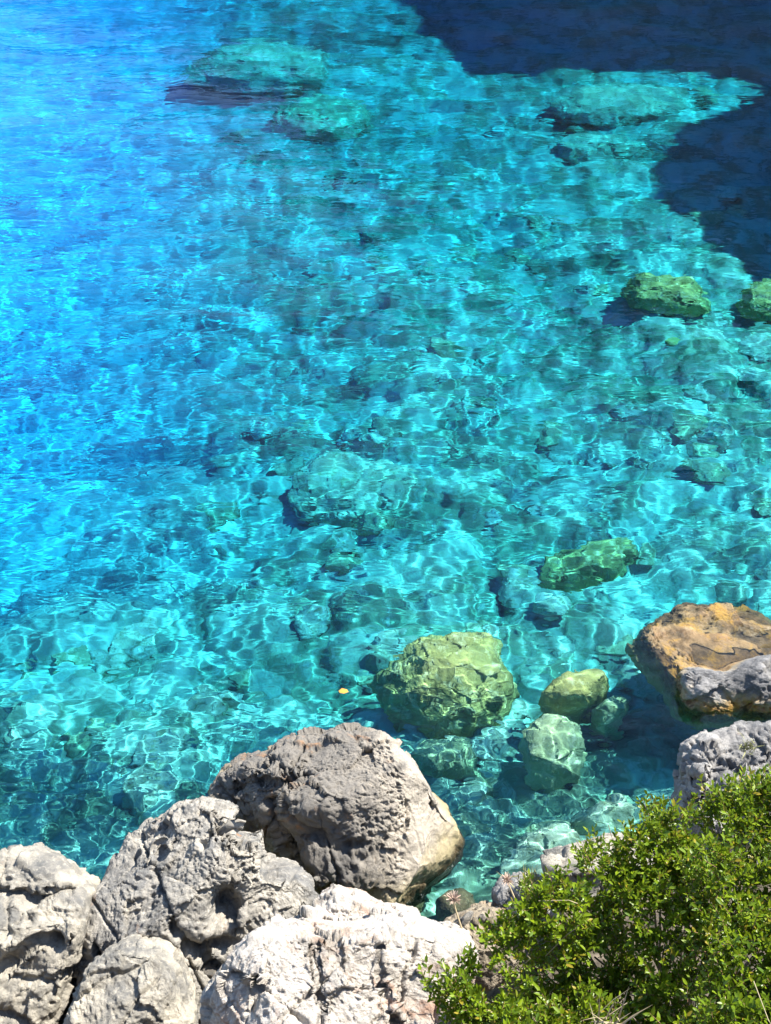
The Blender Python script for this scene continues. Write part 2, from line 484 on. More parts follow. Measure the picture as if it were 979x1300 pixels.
def rough(V, Fc, seed, size, amt=1.0, pits=1.0, ridge=1.0, smooth=None, cracks=True):
    """weather a surface: lumps, ledges, pits, grain"""
    N = vnormals(V, Fc)
    o = seed * 7.7
    warp = np.stack([fbm3(V * 2.2 / size ** .5 + o, seed + 3, 2), fbm3(V * 2.2 / size ** .5 + o + 50, seed + 4, 2), fbm3(V * 2.2 / size ** .5 + o + 90, seed + 5, 2)], 1)
    W = V + 0.12 * warp * size ** .5
    d = 0.075 * size * amt * fbm3(W * 1.7 / size + o, seed, 3)
    d += 0.018 * amt * ridge * fbm3(W * 5.0 + o, seed + 11, 4, 0.55)
    V = V + N * d[:, None]; N = vnormals(V, Fc)
    f1, f2 = worley3(W * np.array([7, 7, 9.0]) + o, seed + 20)
    mask = sstep(-0.1, 0.35, perlin3(V * 2.3 + o, seed + 21))
    d = -0.034 * amt * pits * mask * sstep(0.40, 0.05, f1)
    wv = 0.35 * warp
    if smooth is not None:                       # weather-worn faces keep less relief
        amt = amt * (1 - 0.8 * smooth); pits = pits * (1 - 0.5 * smooth)
    d += 0.046 * amt * ridge * chisel(V * np.array([4.0, 4.0, 5.2]) + o, seed + 24)
    d += 0.018 * amt * ridge * chisel(V * 9.5 + o, seed + 25) * sstep(-0.5, 0.3, perlin3(V * 1.6 + o, seed + 26))
    if cracks and size > 0.7:                               # straight fractures
        rs = np.random.RandomState(seed + 90)
        wig = 0.05 * fbm3(V * 4 + o, seed + 91, 3)
        for q in range(7):
            n = rs.normal(size=3); n /= np.linalg.norm(n)
            dist = np.abs(V @ n - rs.uniform(-0.35, 0.35) * size + wig)
            d -= 0.035 * amt * sstep(0.016, 0.002, dist) * sstep(-0.05, 0.2, perlin3(V * 1.7 + q * 5, seed + 92 + q))
    V = V + N * d[:, None]; N = vnormals(V, Fc)
    d = 0.007 * amt * chisel(W * 24 + wv * 3 + o, seed + 50) + 0.006 * amt * fbm3(W * 14 + o, seed + 51, 4, 0.65, True)
    f1, f2 = worley3(W * 21 + 0.5 * warp + o, seed + 30)
    d -= 0.016 * amt * pits * sstep(0.45, 0.08, f1) * sstep(-0.2, 0.25, perlin3(V * 3.4 + o, seed + 31))
    f1, f2 = worley3(W * 45 + o, seed + 33)
    d -= 0.007 * amt * pits * sstep(0.5, 0.1, f1) * sstep(-0.3, 0.2, perlin3(V * 5 + o, seed + 34))
    d += 0.008 * amt * fbm3(W * 34 + o, seed + 40, 3, 0.65)
    return V + N * d[:, None]

def rock(name, outline, depth, front, back, seed, mat, label, cat='boulder', center=None, level=7, e=0.75, facets=(), feats=(), ncut=10, amt=1.0, pits=1.0,
         ridge=1.0, smooth_mask=None, group=None, tilt=None):
    """outline: photograph points of the silhouette, at a camera distance; front/back: how far it bulges towards / away from the camera"""
    sc = depth / F
    c = np.array(center if center else np.mean(outline, 0))
    poly = [((p[0] - c[0]) * sc, -(p[1] - c[1]) * sc) for p in outline]
    R = radial(poly, np.zeros(2))
    S, Fc = ico(level)
    ph = np.arctan2(S[:, 1], S[:, 0])
    r = np.interp(ph, np.linspace(-math.pi, math.pi, 720, endpoint=False), R, period=2 * math.pi)
    cc = np.sqrt(np.clip(1 - S[:, 2] ** 2, 0, 1))
    V = np.stack([np.cos(ph) * r * cc ** e, np.sin(ph) * r * cc ** e, np.sign(S[:, 2]) * np.abs(S[:, 2]) ** e * np.where(S[:, 2] > 0, front, back)], 1)
    size = float(np.mean(R)) * 2
    for n, off in facets:                                   # broad faces
        n = np.array(n, float); n /= np.linalg.norm(n)
        h = V @ n - off * size / 2
        V = V - n * (np.maximum(h, 0) * 0.92)[:, None]
    rs = np.random.RandomState(seed)
    for _ in range(ncut):                                   # small random breaks on the camera side
        n = rs.normal(size=3); n[2] = abs(n[2]) + 0.5; n /= np.linalg.norm(n)
        off = np.max(V @ n) * rs.uniform(0.80, 0.93)
        V = V - n * (np.maximum(V @ n - off, 0) * 0.85)[:, None]
    # hand-placed hollows, bulges and cracks, given in photograph points
    for ft in feats:
        front_side = sstep(-0.05, 0.1, S[:, 2])
        if ft[0] == 'bump':
            _, x, y, rx, ry, dz = ft
            u = (V[:, 0] / sc + c[0] - x) / rx; v = (-V[:, 1] / sc + c[1] - y) / ry
            V[:, 2] += dz * np.exp(-(u * u + v * v) ** 1.3) * front_side
        else:
            _, pts, wd, dz = ft
            q = np.stack([V[:, 0] / sc + c[0], -V[:, 1] / sc + c[1]], 1)
            q = q + 6 * np.stack([fbm3(V * 9, seed + 71, 2), fbm3(V * 9 + 31, seed + 72, 2)], 1)
            dist = np.full(len(V), 1e9)
            for a, b in zip(pts[:-1], pts[1:]):
                a = np.array(a, float); b = np.array(b, float); ab = b - a
                t = np.clip(((q - a) @ ab) / (ab @ ab), 0, 1)
                dist = np.minimum(dist, np.linalg.norm(q - a - t[:, None] * ab, axis=1))
            V[:, 2] += dz * sstep(wd, wd * 0.15, dist) * front_side
    M = np.stack([E_R, E_U, E_W])
    Wd = V @ M
    A = amt
    sm = None
    if smooth_mask:
        n, lo_, hi_ = smooth_mask
        sm = sstep(lo_, hi_, V @ np.array(n) / size + 0.12 * fbm3(V * 3, seed + 80, 3))
    Wd = rough(Wd, Fc, seed, size, A, pits, ridge, sm)
    pos = at_depth(c[0], c[1], depth)
    lo = Wd[:, 2].min()
    me = new_mesh(name, Wd - np.array([0, 0, lo]), Fc, mat)
    o = link(name, me, loc=tuple(pos + np.array([0, 0, lo])))
    return tag(o, label, cat, group)

def bed_rock(name, outline, z_top, seed, mat, label, level=6, height=0.8, amt=1.15, group=None, cat='submerged rock', e=0.80, ncut=9, feats=(), lean=(0, 0), pits=0.5, flare=0.08):
    """a rock on the seabed: its outline in the photograph is carried down the refracted sight lines"""
    pts = np.array([through_water(p[0], p[1], z_top - height * 0.25) for p in outline])
    c = pts.mean(0)
    R = radial([tuple(p[:2] - c[:2]) for p in pts], np.zeros(2), 9)
    S, Fc = ico(level)
    ph = np.arctan2(S[:, 1], S[:, 0])
    r = np.interp(ph, np.linspace(-math.pi, math.pi, 720, endpoint=False), R, period=2 * math.pi)
    cc = np.sqrt(np.clip(1 - S[:, 2] ** 2, 0, 1))
    zz = np.sign(S[:, 2]) * np.abs(S[:, 2]) ** e
    V = np.stack([np.cos(ph) * r * cc ** e, np.sin(ph) * r * cc ** e, np.where(zz > 0, zz * height * 0.5, zz * height * 0.8)], 1)
    V[:, :2] *= (1 + flare * np.clip(-zz, 0, 1) ** 0.5)[:, None]
    V[:, 2] += V[:, 0] * lean[0] + V[:, 1] * lean[1]
    size = float(np.mean(R)) * 2
    gap = (z_top - height * 1.3) - ground_at(c[0], c[1])          # carry the foot of the rock down into the bed
    if flare > 0 and gap > -0.1:
        low = np.clip(-zz, 0, 1)
        V[:, 2] -= (gap + 0.15) * low
        V[:, :2] *= (1 + 0.12 * low)[:, None]
    rs = np.random.RandomState(seed)
    for _ in range(ncut):
        n = rs.normal(size=3); n[2] = abs(n[2]) * 0.8 + 0.15; n /= np.linalg.norm(n)
        off = np.max(V @ n) * rs.uniform(0.72, 0.92)
        V = V - n * (np.maximum(V @ n - off, 0) * 0.85)[:, None]
    V[:, 2] += z_top - np.percentile(V[:, 2], 97)
    for x, y, rad, dz in feats:
        p = through_water(x, y, z_top) if z_top < 0 else at_z(x, y, z_top)
        u2 = ((V[:, 0] - (p[0] - c[0])) ** 2 + (V[:, 1] - (p[1] - c[1])) ** 2) / rad ** 2
        V[:, 2] += dz * np.exp(-u2 ** 1.7) * sstep(-0.2, 0.3, S[:, 2])
    V = rough(V, Fc, seed, max(size, 0.5), amt * min(1.0, size), pits, 1.0, None, False)
    V += np.array([c[0], c[1], 0])
    base = np.array([c[0], c[1], V[:, 2].min()])
    me = new_mesh(name, V - base, Fc, mat)
    return tag(link(name, me, loc=tuple(base)), label, cat, group)

TAN, GREY = (0.41, 0.375, 0.31), (0.125, 0.126, 0.123)
WATERLINE = dict(cols=((0.36, 0.30, 0.17), (0.12, 0.09, 0.045), (0.20, 0.19, 0.09)), z=(0.16, 0.36, 0.03, 0.15, -0.5, -0.2))
M_BIG = rock_material('weathered_grey_limestone', (0.41, 0.36, 0.285), (0.13, 0.125, 0.115), 0.35, WATERLINE, bias=-0.08, side_tone=(0.0, 0.42, (0.105, 0.10, 0.092)))
M_GREY = rock_material('pitted_grey_limestone', TAN, GREY, 0.25, WATERLINE, bias=-0.01)
M_LEFT = rock_material('cream_limestone', (0.425, 0.385, 0.305), (0.14, 0.138, 0.128), 0.15, None, bias=-0.03)
M_WHITE = rock_material('white_limestone', (0.57, 0.52, 0.45), (0.33, 0.29, 0.24), 0.75, None, (0.38, 0.20, 0.12), 1.2, bias=-0.05, lichen=0.15)
M_PALE = rock_material('pale_blue_grey_limestone', (0.33, 0.315, 0.29), (0.12, 0.12, 0.12), 0.3, None, bias=-0.02)
M_TANROCK = rock_material('tan_shore_limestone', (0.36, 0.30, 0.21), (0.18, 0.15, 0.11), 0.5, WATERLINE)

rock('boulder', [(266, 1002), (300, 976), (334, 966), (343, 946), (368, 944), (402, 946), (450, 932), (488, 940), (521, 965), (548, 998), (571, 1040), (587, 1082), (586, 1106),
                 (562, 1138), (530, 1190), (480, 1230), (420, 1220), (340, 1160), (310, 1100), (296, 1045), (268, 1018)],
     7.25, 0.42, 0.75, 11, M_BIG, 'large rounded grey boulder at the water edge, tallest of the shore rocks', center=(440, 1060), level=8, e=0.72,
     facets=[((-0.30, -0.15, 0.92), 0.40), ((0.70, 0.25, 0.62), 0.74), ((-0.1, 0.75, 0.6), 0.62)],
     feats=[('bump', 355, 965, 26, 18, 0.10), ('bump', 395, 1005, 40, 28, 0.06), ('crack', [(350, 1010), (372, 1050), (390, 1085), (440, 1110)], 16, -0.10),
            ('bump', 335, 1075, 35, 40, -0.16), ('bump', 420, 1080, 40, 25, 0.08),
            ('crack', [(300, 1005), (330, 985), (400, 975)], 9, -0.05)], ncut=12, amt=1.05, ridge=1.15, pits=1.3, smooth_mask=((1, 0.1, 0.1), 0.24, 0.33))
rock('boulder', [(106, 1150), (112, 1138), (140, 1086), (152, 1064), (192, 1043), (246, 1019), (276, 1022), (300, 1034), (306, 1062), (330, 1070), (334, 1108), (362, 1112),
                 (395, 1132), (398, 1165), (392, 1200), (380, 1260), (330, 1340), (230, 1360), (150, 1330), (112, 1240), (102, 1190)],
     6.35, 0.34, 0.7, 23, M_GREY, 'broad pitted grey boulder with a dark hollow, left of the tallest boulder', center=(240, 1160), level=8, e=0.72,
     facets=[((-0.30, 0.55, 0.78), 0.48), ((0.35, -0.1, 0.9), 0.42)],
     feats=[('crack', [(138, 1178), (150, 1198), (182, 1202)], 9, -0.13), ('bump', 292, 1140, 17, 22, -0.17), ('bump', 275, 1178, 30, 10, -0.12), ('bump', 205, 1075, 7, 7, -0.07),
            ('crack', [(235, 1150), (262, 1185), (290, 1230), (300, 1290)], 10, -0.08), ('bump', 310, 1150, 12, 14, 0.05), ('bump', 360, 1165, 40, 30, 0.07),
            ('crack', [(228, 1240), (250, 1275), (258, 1320)], 12, -0.10)], ncut=8, amt=1.0, pits=1.35, ridge=1.1, smooth_mask=((-0.9, 0.2, 0.1), 0.22, 0.5))
rock('boulder', [(72, 1310), (96, 1262), (120, 1222), (150, 1206), (190, 1212), (222, 1236), (246, 1290), (244, 1350), (160, 1390), (80, 1370)],
     5.75, 0.25, 0.5, 37, M_LEFT, 'low rounded cream boulder at the bottom edge, in front of the pitted grey boulder', center=(165, 1290), level=7, e=0.75,
     facets=[((0, 0.5, 0.86), 0.55)], ncut=6, amt=0.7)
rock('boulder', [(-90, 1140), (-40, 1102), (0, 1094), (34, 1094), (60, 1107), (92, 1128), (110, 1140), (112, 1165), (104, 1200), (96, 1240), (72, 1300), (40, 1370), (-60, 1380), (-110, 1260)],
     6.15, 0.30, 0.7, 41, M_LEFT, 'cream boulder cut off by the left edge, leftmost of the shore rocks', center=(10, 1220), level=7, e=0.72,
     facets=[((0.05, 0.75, 0.66), 0.62), ((0.1, 0.05, 1), 0.42)],
     feats=[('crack', [(-20, 1128), (30, 1132), (62, 1136), (95, 1128)], 9, -0.10), ('crack', [(20, 1210), (60, 1176), (90, 1180)], 10, -0.07), ('bump', 30, 1180, 30, 16, 0.06),
            ('crack', [(-30, 1270), (10, 1258), (50, 1275)], 9, -0.06), ('bump', 85, 1180, 8, 10, -0.09)], ncut=7, amt=0.8)
rock('boulder', [(380, 1196), (388, 1166), (398, 1148), (420, 1138), (446, 1146), (476, 1163), (510, 1180), (540, 1194), (545, 1230), (500, 1260), (400, 1255)],
     5.45, 0.16, 0.4, 53, M_WHITE, 'small white rock chunk leaning against the back of the front white block', center=(455, 1205), level=7, e=0.7,
     facets=[((0.15, 0.7, 0.7), 0.5)], ncut=6, amt=0.8)
rock('boulder', [(262, 1320), (268, 1280), (286, 1238), (300, 1218), (322, 1202), (352, 1194), (384, 1192), (440, 1196), (500, 1188), (560, 1200), (598, 1212), (606, 1222), (600, 1250),
                 (590, 1300), (580, 1380), (430, 1420), (290, 1400)],
     5.05, 0.28, 0.6, 61, M_WHITE, 'bright white rust-streaked limestone block at the bottom edge beside the bush', center=(435, 1300), level=8, e=0.66,
     facets=[((0.05, 0.72, 0.70), 0.52), ((-0.6, 0.1, 0.8), 0.72)],
     feats=[('crack', [(400, 1195), (408, 1240), (416, 1300)], 6, -0.05), ('crack', [(330, 1230), (326, 1260), (316, 1300)], 8, -0.05), ('crack', [(480, 1190), (490, 1250), (520, 1310)], 6, -0.035)],
     ncut=9, amt=0.85, pits=0.8, ridge=1.2)
rock('boulder', [(862, 1030), (868, 992), (884, 957), (905, 940), (925, 933), (960, 929), (1000, 930), (1060, 950), (1090, 1030), (1060, 1130), (960, 1150), (880, 1110)],
     7.1, 0.30, 0.6, 71, M_PALE, 'pale blue-grey pitted boulder behind the bush at the right edge', center=(965, 1030), level=7, e=0.72,
     facets=[((-0.2, 0.7, 0.7), 0.6)], feats=[('crack', [(880, 985), (920, 975), (979, 990)], 7, -0.05), ('bump', 905, 1015, 20, 12, -0.06)], ncut=7, amt=1.1, pits=1.6, ridge=1.3)
rock('rock', [(690, 1096), (720, 1086), (770, 1076), (810, 1070), (835, 1076), (830, 1110), (760, 1150), (700, 1140)], 6.1, 0.12, 0.35, 83, M_LEFT,
     'pale flat ledge rock peeping out above the bush', cat='rock', level=6, facets=[((0, 0.8, 0.6), 0.35)], ncut=5, amt=0.7)
rock('rock', [(630, 1140), (640, 1128), (668, 1122), (696, 1126), (712, 1145), (700, 1185), (650, 1190), (632, 1170)], 6.15, 0.12, 0.35, 89, M_PALE,
     'small grey shore rock under the dry grass tuft', cat='rock', level=6, facets=[((0, 0.8, 0.6), 0.5)], ncut=5, amt=0.7)
rock('rock', [(552, 1196), (580, 1176), (612, 1166), (648, 1164), (668, 1190), (660, 1250), (600, 1260), (560, 1230)], 5.9, 0.12, 0.4, 97, M_TANROCK,
     'low tan rock between the white block and the bush', cat='rock', level=7, facets=[((0, 0.8, 0.6), 0.45)], ncut=6, amt=0.8)

# half-sunk boulder on the right: weedy brown top awash, dry grey lumps in front
GROWTH = dict(cols=((0.33, 0.26, 0.15), (0.27, 0.17, 0.085), (0.34, 0.31, 0.13)), z=(0.06, 0.16, 0.03, 0.10, -0.30, -0.08), spot=(0.36, 0.20, 0.04))
M_AWASH = rock_material('weedy_boulder_limestone', (0.29, 0.28, 0.265), (0.11, 0.11, 0.11), 0.0, GROWTH, bias=0.03, lichen=0.5)
bed_rock('boulder', [(788, 806), (798, 780), (850, 768), (920, 768), (985, 782), (1080, 800), (1090, 915), (985, 918), (890, 918), (852, 908), (838, 868), (806, 838)], 0.0, 101, M_AWASH,
         'brown weedy boulder half awash with dry grey lumps in front, at the right edge', level=7, height=0.62, cat='boulder', e=0.5, ncut=5, amt=0.9,
         feats=[(890, 884, 0.23, 0.25), (962, 876, 0.25, 0.28), (1035, 868, 0.3, 0.3)], pits=1.6, flare=-0.38)

# ------------------------------------------------------------------ named rocks under water
M_OLIVE = bed_rock_material('olive_algae_rock', (0.62, 0.50, 0.17), (0.36, 0.29, 0.10), (0.72, 0.62, 0.32))
M_GREENROCK = bed_rock_material('green_algae_rock', (0.54, 0.54, 0.29), (0.31, 0.34, 0.18), (0.68, 0.64, 0.42))
M_PALEROCK = bed_rock_material('pale_sunken_rock', (0.64, 0.64, 0.46), (0.40, 0.42, 0.27), (0.26, 0.28, 0.16))
bed_rock('submerged_boulder', [(470, 838), (520, 814), (560, 798), (590, 786), (622, 798), (640, 826), (652, 860), (640, 885), (600, 900), (545, 905), (505, 892), (490, 868)], -0.34, 103, M_OLIVE,
         'large olive submerged boulder just below the surface beyond the tallest boulder', level=7, height=0.62, lean=(-0.02, 0.12), e=0.95, amt=0.9)
bed_rock('submerged_boulder', [(660, 935), (675, 915), (705, 908), (735, 918), (742, 945), (735, 975), (700, 986), (672, 978)], -0.32, 107, M_GREENROCK,
         'green submerged rock with bright light net, midway between the two largest boulders', level=6, height=0.55)
bed_rock('submerged_boulder', [(688, 880), (700, 862), (730, 848), (762, 842), (772, 858), (745, 885), (710, 892)], -0.28, 109, M_OLIVE,
         'slanting olive submerged rock between the large olive boulder and the weedy boulder', level=6, height=0.36)
bed_rock('submerged_boulder', [(750, 905), (762, 888), (790, 878), (800, 884), (795, 905), (770, 918)], -0.5, 113, M_GREENROCK,
         'small greenish sunken rock in the dark water beside the weedy boulder', level=5, height=0.45)
bed_rock('submerged_boulder', [(688, 725), (702, 695), (740, 680), (790, 678), (806, 690), (795, 715), (750, 738), (705, 742)], -1.15, 127, M_OLIVE,
         'flat-topped yellowish submerged rock with dark shadow on its left, beyond the weedy boulder', level=6, height=0.42)
bed_rock('submerged_boulder', [(784, 360), (810, 347), (850, 344), (885, 350), (908, 370), (900, 388), (850, 388), (800, 376)], -0.85, 131, M_OLIVE,
         'lit yellow submerged rock at the edge of the cliff shade', level=6, height=0.5)
bed_rock('submerged_boulder', [(940, 368), (960, 356), (1000, 352), (1040, 370), (1030, 395), (970, 396), (946, 388)], -0.85, 137, M_OLIVE,
         'sunken rock by the right edge just inside the cliff shade', level=6, height=0.5)
bed_rock('submerged_boulder', [(235, 90), (252, 62), (300, 50), (360, 50), (410, 60), (432, 74), (420, 92), (360, 108), (300, 102)], -1.7, 139, M_PALEROCK,
         'large green submerged rock with a dark shadow near the top left', level=6, height=0.8)
bed_rock('submerged_boulder', [(340, 150), (360, 128), (410, 118), (460, 126), (475, 150), (440, 168), (370, 168)], -2.1, 149, M_GREENROCK,
         'dim green sunken rock just below the large green rock near the top', level=6, height=0.6)
bed_rock('submerged_boulder', [(365, 620), (385, 580), (430, 566), (500, 566), (540, 580), (548, 615), (510, 645), (430, 655), (380, 645)], -1.5, 151, M_PALEROCK,
         'broad pale sunken slab in the middle of the bay', level=6, height=0.4)
bed_rock('submerged_boulder', [(690, 130), (720, 108), (790, 100), (860, 104), (900, 118), (860, 138), (780, 150), (720, 150)], -1.5, 157, M_PALEROCK,
         'long bright green sunken slab in the sunlit tongue at the top right', level=6, height=0.45)
bed_rock('submerged_boulder', [(690, 190), (720, 174), (780, 170), (826, 178), (830, 196), (780, 206), (720, 206)], -1.6, 163, M_PALEROCK,
         'bright sunken slab with a dark weedy edge below the sunlit tongue', level=6, height=1.2)
bed_rock('submerged_boulder', [(835, 440), (850, 422), (890, 416), (915, 428), (910, 448), (870, 456)], -1.25, 167, M_OLIVE,
         'small yellowish sunken rock just nearer than the lit yellow rock', level=5, height=0.3)
bed_rock('submerged_boulder', [(520, 955), (545, 938), (590, 935), (615, 950), (600, 975), (550, 985)], -0.62, 179, M_GREENROCK,
         'rounded sunken rock close behind the right side of the tallest boulder', level=6, height=0.5)
bed_rock('submerged_boulder', [(640, 1085), (652, 1056), (700, 1048), (752, 1056), (760, 1085), (715, 1108), (660, 1106)], -0.38, 181, M_PALEROCK,
         'wide pale sunken slab beside the dry grass tuft', level=6, height=0.5)
bed_rock('submerged_boulder', [(725, 1040), (740, 1016), (790, 1010), (815, 1030), (800, 1058), (750, 1062)], -0.45, 191, M_PALEROCK,
         'rounded pale sunken rock between the bush and the weedy boulder', level=6, height=0.5)
bed_rock('submerged_boulder', [(560, 1165), (555, 1140), (575, 1120), (600, 1130), (605, 1160), (590, 1175)], -0.14, 193, bed_rock_material('brown_wet_rock', (0.20, 0.155, 0.08), (0.11, 0.085, 0.05), (0.28, 0.24, 0.13)),
         'brown rock just under water at the foot of the tallest boulder', level=6, height=0.25)

# ------------------------------------------------------------------ loose stones on the seabed
REFS = [(430, 1050, 'the tallest shore boulder'), (560, 860, 'the large olive submerged boulder'), (890, 830, 'the weedy boulder'), (745, 710, 'the flat-topped yellowish rock'),
        (455, 605, 'the broad pale slab'), (845, 365, 'the lit yellow rock'), (330, 75, 'the large green sunken rock'), (795, 120, 'the long bright green slab'),
        (40, 1060, 'the leftmost shore boulder'), (700, 1080, 'the dry grass tuft')]

def whereabouts(px, py):
    d, x, y, nm = min((math.hypot(px - x, (py - y) * 1.4), x, y, nm) for x, y, nm in REFS)
    dx, dy = px - x, (py - y) * 1.4
    side_ = ('right' if dx > 0 else 'left') if abs(dx) > abs(dy) else ('nearer' if dy > 0 else 'beyond')
    far_ = 'close ' if d < 90 else ('' if d < 170 else 'well ')
    return far_ + {'right': 'to the right of ', 'left': 'to the left of ', 'nearer': 'on the near side of ', 'beyond': 'beyond '}[side_] + nm

def loose_stones():
    rs = random.Random(8)
    mats = [bed_rock_material('sunken_stone_pale', (0.70, 0.69, 0.54), (0.48, 0.48, 0.34), (0.32, 0.33, 0.19), 4),
            bed_rock_material('sunken_stone_green', (0.48, 0.50, 0.30), (0.28, 0.31, 0.17), (0.62, 0.60, 0.40), 4),
            bed_rock_material('sunken_stone_dark', (0.22, 0.24, 0.16), (0.36, 0.37, 0.25), (0.12, 0.13, 0.09), 4)]
    kinds = (0, 0, 1, 0, 2, 0, 1, 0, 1)
    protos = []
    for j in range(9):
        S, Fc = ico(5)
        q = np.random.RandomState(300 + j)
        V = S * np.array([1.0, q.uniform(0.6, 0.9), q.uniform(0.40, 0.6)])
        for _ in range(14):
            n = q.normal(size=3); n /= np.linalg.norm(n)
            off = np.max(V @ n) * q.uniform(0.6, 0.92)
            V = V - n * (np.maximum(V @ n - off, 0) * 0.9)[:, None]
        V = V + vnormals(V, Fc) * (0.16 * fbm3(V * 1.7 + j * 9, 400 + j, 5, 0.55))[:, None]
        protos.append(new_mesh('stone', V, Fc, mats[kinds[j]]))
    for i in range(200):
        if i < 120:
            px, py = rs.uniform(-20, 1000), rs.uniform(520, 1120)
        else:
            px, py = rs.uniform(180, 1000), rs.uniform(60, 600)
        p = through_water(px, py, -1.5)
        g = ground_at(p[0], p[1])
        p = through_water(px, py, min(-0.2, g))
        g = ground_at(p[0], p[1])
        if g > -0.35 or bed_height(np.array([[p[0]]]), np.array([[p[1]]]), False)[1][0, 0] < 0.75:
            continue
        r = rs.choice([0.12, 0.14, 0.17, 0.20, 0.25]) * (1 + 0.03 * p[1])
        r = min(r, -g * 0.5)
        j = rs.randrange(9)
        o = link('stone', protos[j], loc=(p[0], p[1], g - r * rs.uniform(0.0, 0.25)))
        o.scale = (r, r, r); o.rotation_euler = (rs.uniform(-.3, .3), rs.uniform(-.3, .3), rs.uniform(0, 6.28))
        size = 'small' if r < 0.20 else 'larger'
        tag(o, size + ' ' + ('pale', 'green', 'dark')[kinds[j]] + ' sunken stone ' + whereabouts(px, py), 'stone', 'loose stones on the seabed')
loose_stones()

# ------------------------------------------------------------------ rubble caught between the shore boulders
def rubble():
    rs = np.random.RandomState(19)
    bpy.context.view_layer.update()
    dg = bpy.context.evaluated_depsgraph_get()
    protos = []
    for j in range(4):
        S, Fc = ico(4)
        V = S * np.array([1, rs.uniform(.6, .9), rs.uniform(.5, .8)])
        for _ in range(8):
            n = rs.normal(size=3); n /= np.linalg.norm(n)
            V = V - n * (np.maximum(V @ n - np.max(V @ n) * rs.uniform(0.6, 0.9), 0) * 0.9)[:, None]
        V = V + vnormals(V, Fc) * (0.12 * fbm3(V * 2 + j * 5, 900 + j, 4))[:, None]
        protos.append(new_mesh('pebble', V, Fc, (M_LEFT, M_GREY, M_TANROCK, M_BIG)[j]))
    spots = [('in the joint under the tallest boulder', (332, 1112, 420, 1146), 9), ('in the gap beside the bright white block', (246, 1225, 272, 1296), 8),
             ('in the crevice right of the leftmost boulder', (92, 1190, 112, 1270), 7), ('between the white block and the bush', (560, 1165, 650, 1235), 12)]
    for where, (x0, y0, x1, y1), n in spots:
        hits = []
        for _ in range(n * 8):
            x, y = rs.uniform(x0, x1), rs.uniform(y0, y1)
            d = ray(x, y)
            ok, loc, nor, _, ob, _ = SC.ray_cast(dg, Vector(EYE), Vector(d / np.linalg.norm(d)))
            if ok and ob.name.split('.')[0] in ('boulder', 'rock', 'seabed') and loc.z > 0.02:
                hits.append((-(np.array(loc) - EYE) @ E_W, loc))
        hits.sort(key=lambda h: -h[0])                       # deepest: they have rolled to the back
        for j, (dp, loc) in enumerate(hits[:n]):
            r = rs.choice([0.022, 0.03, 0.04, 0.055])
            j_ = rs.randint(4)
            o = link('pebble', protos[j_], loc=tuple(np.array(loc) + np.array([0, 0, r * 0.3])))
            o.scale = (r, r, r); o.rotation_euler = tuple(rs.uniform(0, 6.28, 3))
            tag(o, ('tiny ' if r < 0.035 else 'small ') + ('cream', 'grey', 'tan', 'brownish')[j_] + ' loose stone lodged ' + where, 'stone', 'small stones lodged between the shore boulders')
rubble()

# ------------------------------------------------------------------ mastic bush
def leaf_material(name, c1, c2, c3):
    k = NT(name)
    oi = k.n('NewGeometry')
    rnd = oi.outputs['Random Per Island']
    col = k.mix(rnd, c1, c2)
    col = k.mix(k.rng(rnd, 0.88, 0.97), col, c3)
    k.l(col, k.b.inputs['Base Color'])
    k.b.inputs['Roughness'].default_value = 0.38
    k.b.inputs['Specular IOR Level'].default_value = 0.3
    tr = k.n('BsdfTranslucent')
    tcol = k.mix(0.5, col, (0.28, 0.36, 0.02))
    k.l(tcol, tr.inputs['Color'])
    mx = k.n('MixShader'); mx.inputs[0].default_value = 0.33
    k.l(k.b.outputs[0], mx.inputs[1]); k.l(tr.outputs[0], mx.inputs[2]); k.l(mx.outputs[0], k.out.inputs['Surface'])
    return k.m

def plain(name, c, rough_=0.8):
    k = NT(name)
    co = k.n('TexCoord').outputs['Object']
    k.l(k.mix(k.noise(co, 30, 4), tuple(x * 0.7 for x in c), tuple(min(1, x * 1.25) for x in c)), k.b.inputs['Base Color'])
    k.b.inputs['Roughness'].default_value = rough_
    return k.m

M_LEAF = leaf_material('mastic_leaf', (0.185, 0.255, 0.008), (0.045, 0.10, 0.008), (0.26, 0.21, 0.02))
M_TWIG = plain('reddish_twig', (0.20, 0.11, 0.06))
M_BRANCH = plain('grey_brown_branch', (0.22, 0.18, 0.13))
M_STRAW = plain('dry_straw', (0.36, 0.29, 0.17))

LEAF_V = np.array([(0, 0, 0), (0.28, 0.19, 0.045), (0.68, 0.17, 0.02), (1, 0, -0.07), (0.68, -0.17, 0.02), (0.28, -0.19, 0.045), (0.30, 0, -0.01), (0.68, 0, -0.03)])
LEAF_F = np.array([(0, 6, 1), (1, 6, 7), (1, 7, 2), (2, 7, 3), (0, 5, 6), (5, 7, 6), (5, 4, 7), (4, 3, 7)])

def frame(d, up):
    d = d / np.linalg.norm(d)
    s = np.cross(up, d); n = np.linalg.norm(s)
    s = s / n if n > 1e-6 else np.array([1.0, 0, 0])
    return np.stack([d, s, np.cross(d, s)])

def tube(pts, r0, r1, sides=5):
    pts = np.array(pts); V = []; Fq = []
    for i, p in enumerate(pts):
        d = pts[min(i + 1, len(pts) - 1)] - pts[max(i - 1, 0)]
        fr = frame(d, np.array([0.3, 0.2, 1.0]))
        r = r0 + (r1 - r0) * i / (len(pts) - 1)
        for j in range(sides):
            a = 2 * math.pi * j / sides
            V.append(p + r * (math.cos(a) * fr[1] + math.sin(a) * fr[2]))
    for i in range(len(pts) - 1):
        for j in range(sides):
            a, b = i * sides + j, i * sides + (j + 1) % sides
            Fq.append((a, b, b + sides, a + sides))
    return np.array(V), np.array(Fq)

